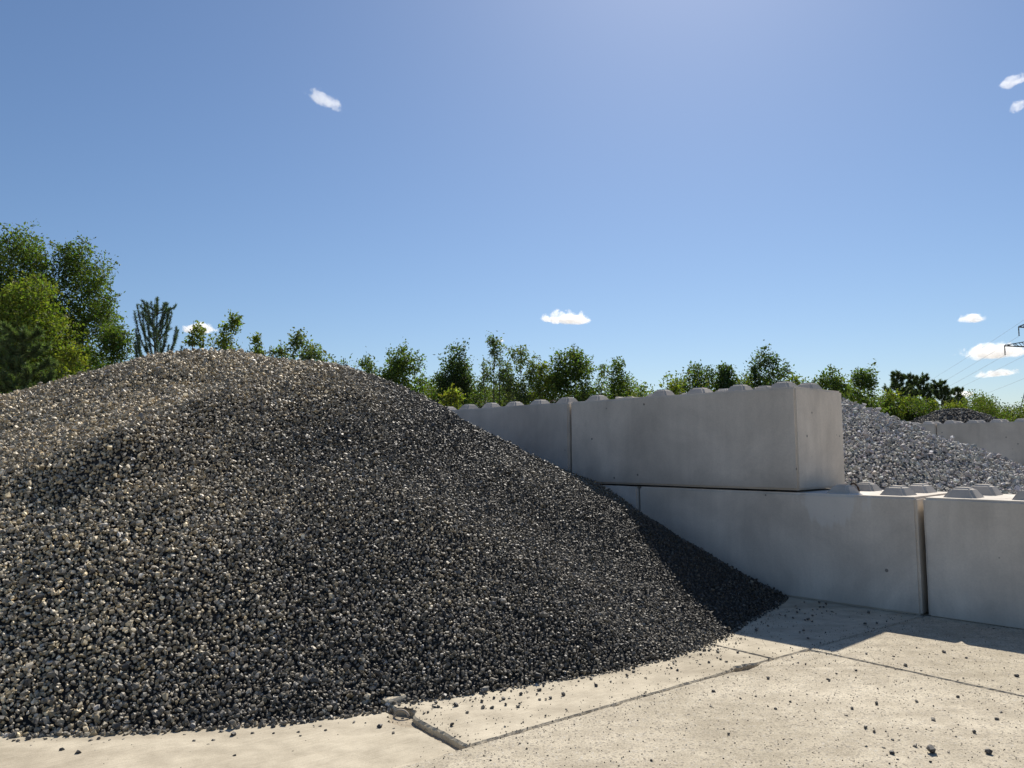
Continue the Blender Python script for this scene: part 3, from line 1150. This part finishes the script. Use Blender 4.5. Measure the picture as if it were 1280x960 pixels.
TG = 'trees and shrubs behind the gravel bays'
BT = [  # label, px, top, half width, distance, tone, stems, leaves, leaf length, upright, low, droop
    ('tallest leafy tree at the left picture edge', 18, 288, 74, 21, 'mid', 11, 26000, .085, .5, .22, .4),
    ('tall leafy tree right of the tallest one at the left', 98, 298, 52, 22, 'mid', 9, 17000, .085, .6, .22, .4),
    ('bright yellow-green rounded tree in front of the tall left trees', 38, 338, 58, 17.5, 'light', 10, 14000, .075, .3, .25, .5),
    ('bright low shrub beside the soft pine at the left', 92, 428, 28, 16, 'yellow', 7, 5200, .065, .3, .2, .4),
    ('dim bushy shrub left of the young pine with upright shoots', 142, 405, 34, 19, 'mid', 8, 6500, .07, .4, .2, .4),
    ('thin leafy sapling just right of the young pine', 247, 400, 13, 17, 'light', 3, 1300, .07, .9, .3, .5),
    ('bushy sapling with a leafy leader above the heap crest', 286, 391, 21, 17.5, 'light', 5, 2800, .07, .9, .3, .5),
    ('single slim shoot right of the crest sapling', 322, 417, 9, 17, 'light', 2, 700, .07, 1.0, .4, .5),
    ('small sapling peeping over the crest, left of the grey-green pair', 350, 424, 15, 17.5, 'grey', 4, 1500, .07, .9, .3, .5),
    ('grey-green sapling with spreading shoots over the heap crest', 384, 415, 27, 17.5, 'grey', 6, 3000, .07, .8, .3, .5),
    ('low grey-green sapling right of the spreading one', 424, 446, 17, 17.5, 'grey', 4, 1600, .065, .8, .3, .5),
    ('narrow sapling left of the two-toned bush', 458, 443, 11, 17.5, 'mid', 3, 1500, .065, .9, .3, .5),
    ('two-toned bush with thin dark shoots on top', 503, 432, 33, 18, 'mid', 10, 6800, .065, .7, .3, .4),
    ('dark rounded bush with deep shade inside', 572, 433, 33, 18.5, 'dark', 10, 8200, .065, .45, .25, .4),
    ('small pale yellow shrub in front of the dark rounded bush', 563, 484, 21, 15, 'yellow', 5, 1900, .06, .5, .3, .4),
    ('tall thin weeping shoot above the left block', 617, 422, 12, 18, 'grey', 3, 1700, .075, .9, .25, .9),
    ('drooping grey-green sapling above the left upper block', 646, 429, 22, 18, 'grey', 6, 4800, .075, .8, .25, .9),
    ('light bush between the drooping sapling and the wide bush', 675, 451, 21, 18, 'light', 6, 3600, .065, .6, .3, .4),
    ('wide leafy bush with many upright tips over the wall joint', 715, 430, 34, 18.5, 'mid', 12, 8600, .068, .8, .25, .4),
    ('rounded green bush over the upper end block\'s left part', 765, 447, 30, 18.5, 'mid', 10, 6800, .065, .5, .25, .4),
    ('pale low shrub close behind the wall, right of the rounded bush', 800, 481, 17, 15.5, 'grey', 5, 2000, .06, .5, .3, .5),
    ('low light shrub before the dark clump over the wall', 838, 464, 20, 18, 'light', 6, 3200, .062, .7, .3, .4),
    ('dark bush, left one of the dark clump over the wall', 872, 452, 25, 19, 'dark', 9, 6400, .062, .5, .25, .4),
    ('dark bush, right one of the dark clump over the wall', 910, 455, 25, 19, 'dark', 9, 6000, .062, .5, .25, .4),
    ('pointed dark green bush near the upper block\'s end', 960, 438, 27, 19, 'dark', 9, 5600, .065, .6, .25, .4),
    ('low yellow-green shrub behind the last studs', 990, 467, 22, 17, 'light', 6, 2800, .06, .5, .3, .4),
    ('sapling with three bright leafy tips above the block end', 1040, 457, 22, 18, 'mid', 4, 3000, .07, .9, .3, .5),
    ('bushy sapling right of the block end, above the pale heap', 1078, 459, 26, 18.5, 'mid', 8, 5600, .065, .6, .2, .4),
    ('bright bush below the far pines, left one', 1118, 488, 25, 26, 'light', 8, 4200, .08, .5, .2, .4),
    ('bright bush below the far pines, middle one', 1150, 497, 28, 26, 'light', 8, 4200, .08, .5, .2, .4),
    ('bright bush below the far pines, right one', 1186, 503, 26, 27, 'yellow', 8, 3600, .08, .5, .2, .4),
    ('loose green bush right of the far pines', 1219, 494, 22, 27, 'mid', 7, 3000, .085, .6, .2, .4),
    ('small sparse bush by the far wall studs', 1246, 506, 17, 28, 'mid', 5, 1700, .085, .6, .2, .4),
    ('bush at the foot of the pylon, cut by the right edge', 1276, 508, 16, 28, 'mid', 6, 2400, .085, .5, .2, .4),
]
for i, (lab, px_, pt_, hw_, Y_, tone, nst, lv, lf, up, low, dr) in enumerate(BT):
    nm = 'leafy_tree' if pt_ < 345 else ('sapling' if 'sapling' in lab or 'shoot' in lab[:30] and 'young' not in lab and 'bush' not in lab else 'shrub')
    broadleaf(nm, lab, TG, px_, pt_, hw_, Y_, tone, nst, lv, lf, 100 + i, up, low, droop=dr, cat='tree' if nm != 'shrub' else 'shrub', wid=.2 if dr > .8 else .27)

pine('young_pine', 'young blue-green pine with stiff upright shoots behind the heap crest', TG, 197, 371, 31, 16, 'bluepine', 501, whorls=7, per=6, needle=.056, dens=.9, steep=2.6, low=.36, taper=.70, twigs=1, jit=.012)
pine('young_pine', 'soft dull green pine in front of the yellow-green left tree', TG, 30, 408, 46, 14.5, 'pine', 502, whorls=8, per=7, needle=.09, dens=1.3, steep=.6, low=.2)
for i, (px_, pt_, hw_, lab) in enumerate([(1121, 463, 20, 'leftmost of the dark far pines'), (1138, 466, 14, 'second from left of the dark far pines'), (1153, 466, 16, 'middle one of the dark far pines, close to the second'),
                                          (1175, 474, 20, 'broad dark pine, second from right of the far pines'), (1197, 484, 13, 'rightmost and lowest of the dark far pines')]):
    pine('far_pine', lab, TG, px_, pt_, hw_ * 1.5, 34 + i, 'farpine', 520 + i, whorls=15, per=5, needle=.11, dens=.5, steep=.6, low=.25, taper=1.06, jit=.03)

# weeds and brush that close the gaps low down
nc = 480
pxs = rng.uniform(-60, 1330, nc)
Yc = np.where(pxs > 1085, rng.uniform(25, 28.5, nc), rng.uniform(18.5, 22.5, nc))
xc = np.array([at(p, 500, y)[0] for p, y in zip(pxs, Yc)])
zc = rng.uniform(1.0, 1.1, nc) + (np.where(pxs < 430, 1.45, 1.72) + .5 * fbm(xc, Yc * .4, .5, 7.0, 2)) * rng.random(nc) ** .6
zc = np.where(pxs > 1085, zc * .93, zc)
zc = np.minimum(zc, 2.62)
cr = rng.uniform(.28, .54, nc)
own = rng.integers(0, nc, 150000)
n = len(own)
dv = rng.normal(size=(n, 3)); dv /= np.linalg.norm(dv, axis=1)[:, None]
lp_ = np.stack([xc, Yc, zc], 1)[own] + dv * (cr[own] * rng.random(n) ** .4 * (1 + .1 * rng.normal(size=n)))[:, None]
tw = np.clip(.45 + .35 * rng.normal(size=nc), 0, 1)[own][:, None]
rgc = (np.array(GREENS['dark'])[None] * (1 - tw) + np.array(GREENS['light'])[None] * tw) * (.75 + .5 * rng.random((n, 1))) * np.exp(rng.normal(0, .12, (n, 3)))
o = link('undergrowth', leaves_mesh('undergrowth', lp_, dv * .6 + rng.normal(0, .7, (n, 3)), np.full(n, .068), .30, np.clip(rgc, .005, .3), rng), M['leaf'])
tag(o, 'tangle of low green brush filling in behind the walls', 'undergrowth', kind='stuff')

# ------------------------------------------------------------------ pylon and wires
YP = 112.0
pc = at(1306, 520, YP)
zl = at(1300, 434, YP)[2]
zu = at(1300, 410, YP)[2]
ztop = zu + 2.6
py_root = empty('power_pylon', (pc[0], pc[1], 0), .25)
tag(py_root, 'steel lattice power pylon cut off by the right picture edge', 'pylon')


def bars(name, segs, r):
    V_, F_ = tubes([(np.array([p, q], float), np.array([r, r])) for p, q in segs], 4)
    return link(name, mesh_np(name, V_, F_), M['steel'], py_root)


def hw_at(z): return .55 + (3.3 - .55) * max(0, 1 - z / (zl - 1.0)) ** 1.0


lv = [0, 3, 5.6, 7.8, 9.7, 11.3, 12.8, zl - 1.2, zl, zl + 1.4, zu, ztop]
legs, brace = [], []
for sx, sy in ((-1, -1), (1, -1), (1, 1), (-1, 1)):
    bars('leg', [((sx * hw_at(a_), sy * hw_at(a_), a_), (sx * hw_at(b_), sy * hw_at(b_), b_)) for a_, b_ in zip(lv[:-1], lv[1:])], .085)
for a_, b_ in zip(lv[:-1], lv[1:]):
    ha, hb = hw_at(a_), hw_at(b_)
    for (p, q) in (((-1, -1), (1, -1)), ((1, -1), (1, 1)), ((1, 1), (-1, 1)), ((-1, 1), (-1, -1))):
        brace += [((p[0] * ha, p[1] * ha, a_), (q[0] * hb, q[1] * hb, b_)), ((q[0] * ha, q[1] * ha, a_), (p[0] * hb, p[1] * hb, b_))]
o = bars('bracing', brace, .045)
o['kind'] = 'stuff'
tips = []
for zz_, ln in ((zl, 6.4), (zu, 3.7)):
    for sgn in (-1, 1):
        sg = []
        for sy in (-.5, .5):
            sg += [((sgn * .5, sy, zz_ + 1.1), (sgn * ln, 0, zz_ + .1)), ((sgn * .5, sy, zz_), (sgn * ln, 0, zz_))]
            for k in range(5):
                f0, f1 = k / 5, (k + .6) / 5
                sg.append(((sgn * (.5 + (ln - .5) * f0), sy * (1 - f0), zz_), (sgn * (.5 + (ln - .5) * f1), sy * (1 - f1), zz_ + 1.1 - 1.0 * f1)))
        o = bars('crossarm', sg, .06)
        ins = [((sgn * ln, 0, zz_), (sgn * ln, 0, zz_ - 1.3))]
        V_, F_ = tubes([(np.array([[sgn * ln, 0, zz_ - 1.3 * i_ / 12] for i_ in range(13)]), np.array([.10 if i_ % 2 else .05 for i_ in range(13)]))], 6)
        io = link('insulator', mesh_np('insulator', V_, F_), M['steel'], o)
        tips.append((sgn, ln, zz_ - 1.3))
tips.append((0, 0, ztop))
far_c = at(1075, 560, 430.0)
for k, (sgn, ln, zz_) in enumerate(tips):
    c_, s_ = math.cos(.25), math.sin(.25)
    p0 = np.array([pc[0] + sgn * ln * c_, pc[1] + sgn * ln * s_, zz_])
    p1 = np.array([far_c[0] + sgn * ln * c_, far_c[1] + sgn * ln * s_, zz_ - 1.0])
    u = np.linspace(0, 1, 40)[:, None]
    C = p0 + (p1 - p0) * u
    C[:, 2] -= 4.5 * 4 * (u * (1 - u))[:, 0] * .55
    V_, F_ = tubes([(C, np.full(40, .017))], 4)
    nm = ['left wire of the lower crossarm', 'right wire of the lower crossarm', 'left wire of the upper crossarm', 'right wire of the upper crossarm', 'topmost earth wire of the pylon'][k]
    tag(link('power_line', mesh_np('power_line', V_, F_), M['wire']), nm + ', running off behind the pines', 'power line', 'wires of the pylon')


# ------------------------------------------------------------------ clouds
def mat_cloud(dens, seed, asp, thin, amp):
    k = NT('cloud_vapour')
    k.t.nodes.remove(k.b)
    v = k.coord('Object')
    vi = k.coord('Object', (asp, asp * .7, 1))
    nz = k.noise(vi, .95, 8, .66)
    sep = k.n('ShaderNodeSeparateXYZ')
    k.l(v, sep.inputs[0])
    zz = k.math('MULTIPLY', sep.outputs['Z'], k.math('ADD', 1.0, k.math('MULTIPLY', k.math('LESS_THAN', sep.outputs['Z'], 0.0), 1.4)))
    r2 = k.math('ADD', k.math('ADD', k.math('POWER', sep.outputs['X'], 2.0), k.math('POWER', sep.outputs['Y'], 2.0)), k.math('POWER', zz, 2.0))
    f = k.math('SUBTRACT', k.math('MULTIPLY', nz, amp), k.math('ADD', k.math('MULTIPLY', r2, 1.2), .80 + thin + (amp - 2.6) * .5))
    d = k.gray(f, .0, .22, 0, dens)
    pv = k.n('ShaderNodeVolumePrincipled')
    pv.inputs['Color'].default_value = (1, 1, 1, 1)
    pv.inputs['Anisotropy'].default_value = .35
    k.l(d, pv.inputs['Density'])
    k.l(pv.outputs[0], k.out.inputs['Volume'])
    return k.m


def cloud(px, py, wpx, hpx, D, label, seed, dens=.10, thin=0.0, amp=3.0, tilt=0.0):
    c = at(px, py, D)
    bm = bmesh.new()
    bmesh.ops.create_icosphere(bm, subdivisions=4, radius=1)
    for v in bm.verts:
        v.co *= 1.12 + .10 * mnoise.noise(v.co * 1.7 + Vector((seed, 0, 0)))
        if v.co.z < 0: v.co.z *= .75
    me = bm_mesh('cloud', bm, True)
    o_ = link('cloud', me, None, None, c)
    m_ = mat_cloud(dens, seed, wpx / hpx * .8, thin, amp)
    # shift the pattern so that no two clouds look alike
    for nd in m_.node_tree.nodes:
        if nd.bl_idname == 'ShaderNodeTexNoise':
            nd.noise_dimensions = '4D'
            nd.inputs['W'].default_value = seed * 3.7
    me.materials.append(m_)
    sx, sz_ = wpx / 2 / F_PX * D * 1.25, hpx / 2 / F_PX * D * 1.5
    o_.scale = (sx, (sx + sz_) / 2, sz_)
    o_.rotation_euler = (0, tilt, 0)
    tag(o_, label, 'cloud', 'small fair-weather clouds')


cloud(404, 126, 54, 22, 1800, 'small lone wispy cloud high in the left sky', 1, .018, .22, 5.0, .38)
cloud(1268, 104, 46, 22, 1800, 'ragged cloud at the top right picture edge, upper part', 2, .022, .2, 4.8, -.45)
cloud(1272, 135, 40, 18, 1800, 'ragged cloud at the top right picture edge, lower part', 3, .024, .18, 4.8, -.1)
cloud(707, 400, 66, 22, 2600, 'bright white cloud hanging over the middle of the tree line', 4, .05)
cloud(250, 413, 46, 18, 2600, 'white cloud peeping out behind the saplings on the heap crest', 5, .05)
cloud(1215, 400, 38, 15, 2600, 'small puffy cloud above the far pines', 6, .05)
cloud(1246, 443, 104, 26, 2600, 'long white cloud behind the pylon crossarm', 7, .035, .12, 4.0, -.06)
cloud(1246, 468, 60, 14, 2600, 'thin flat cloud below the long one near the pylon', 8, .035, .1, 4.0, -.08)
cloud(1205, 494, 34, 12, 2600, 'low cloud just above the bushes right of the far pines', 9, .05)
cloud(627, 426, 10, 7, 2600, 'tiny cloud scrap beside the tall thin shoot', 10, .07)
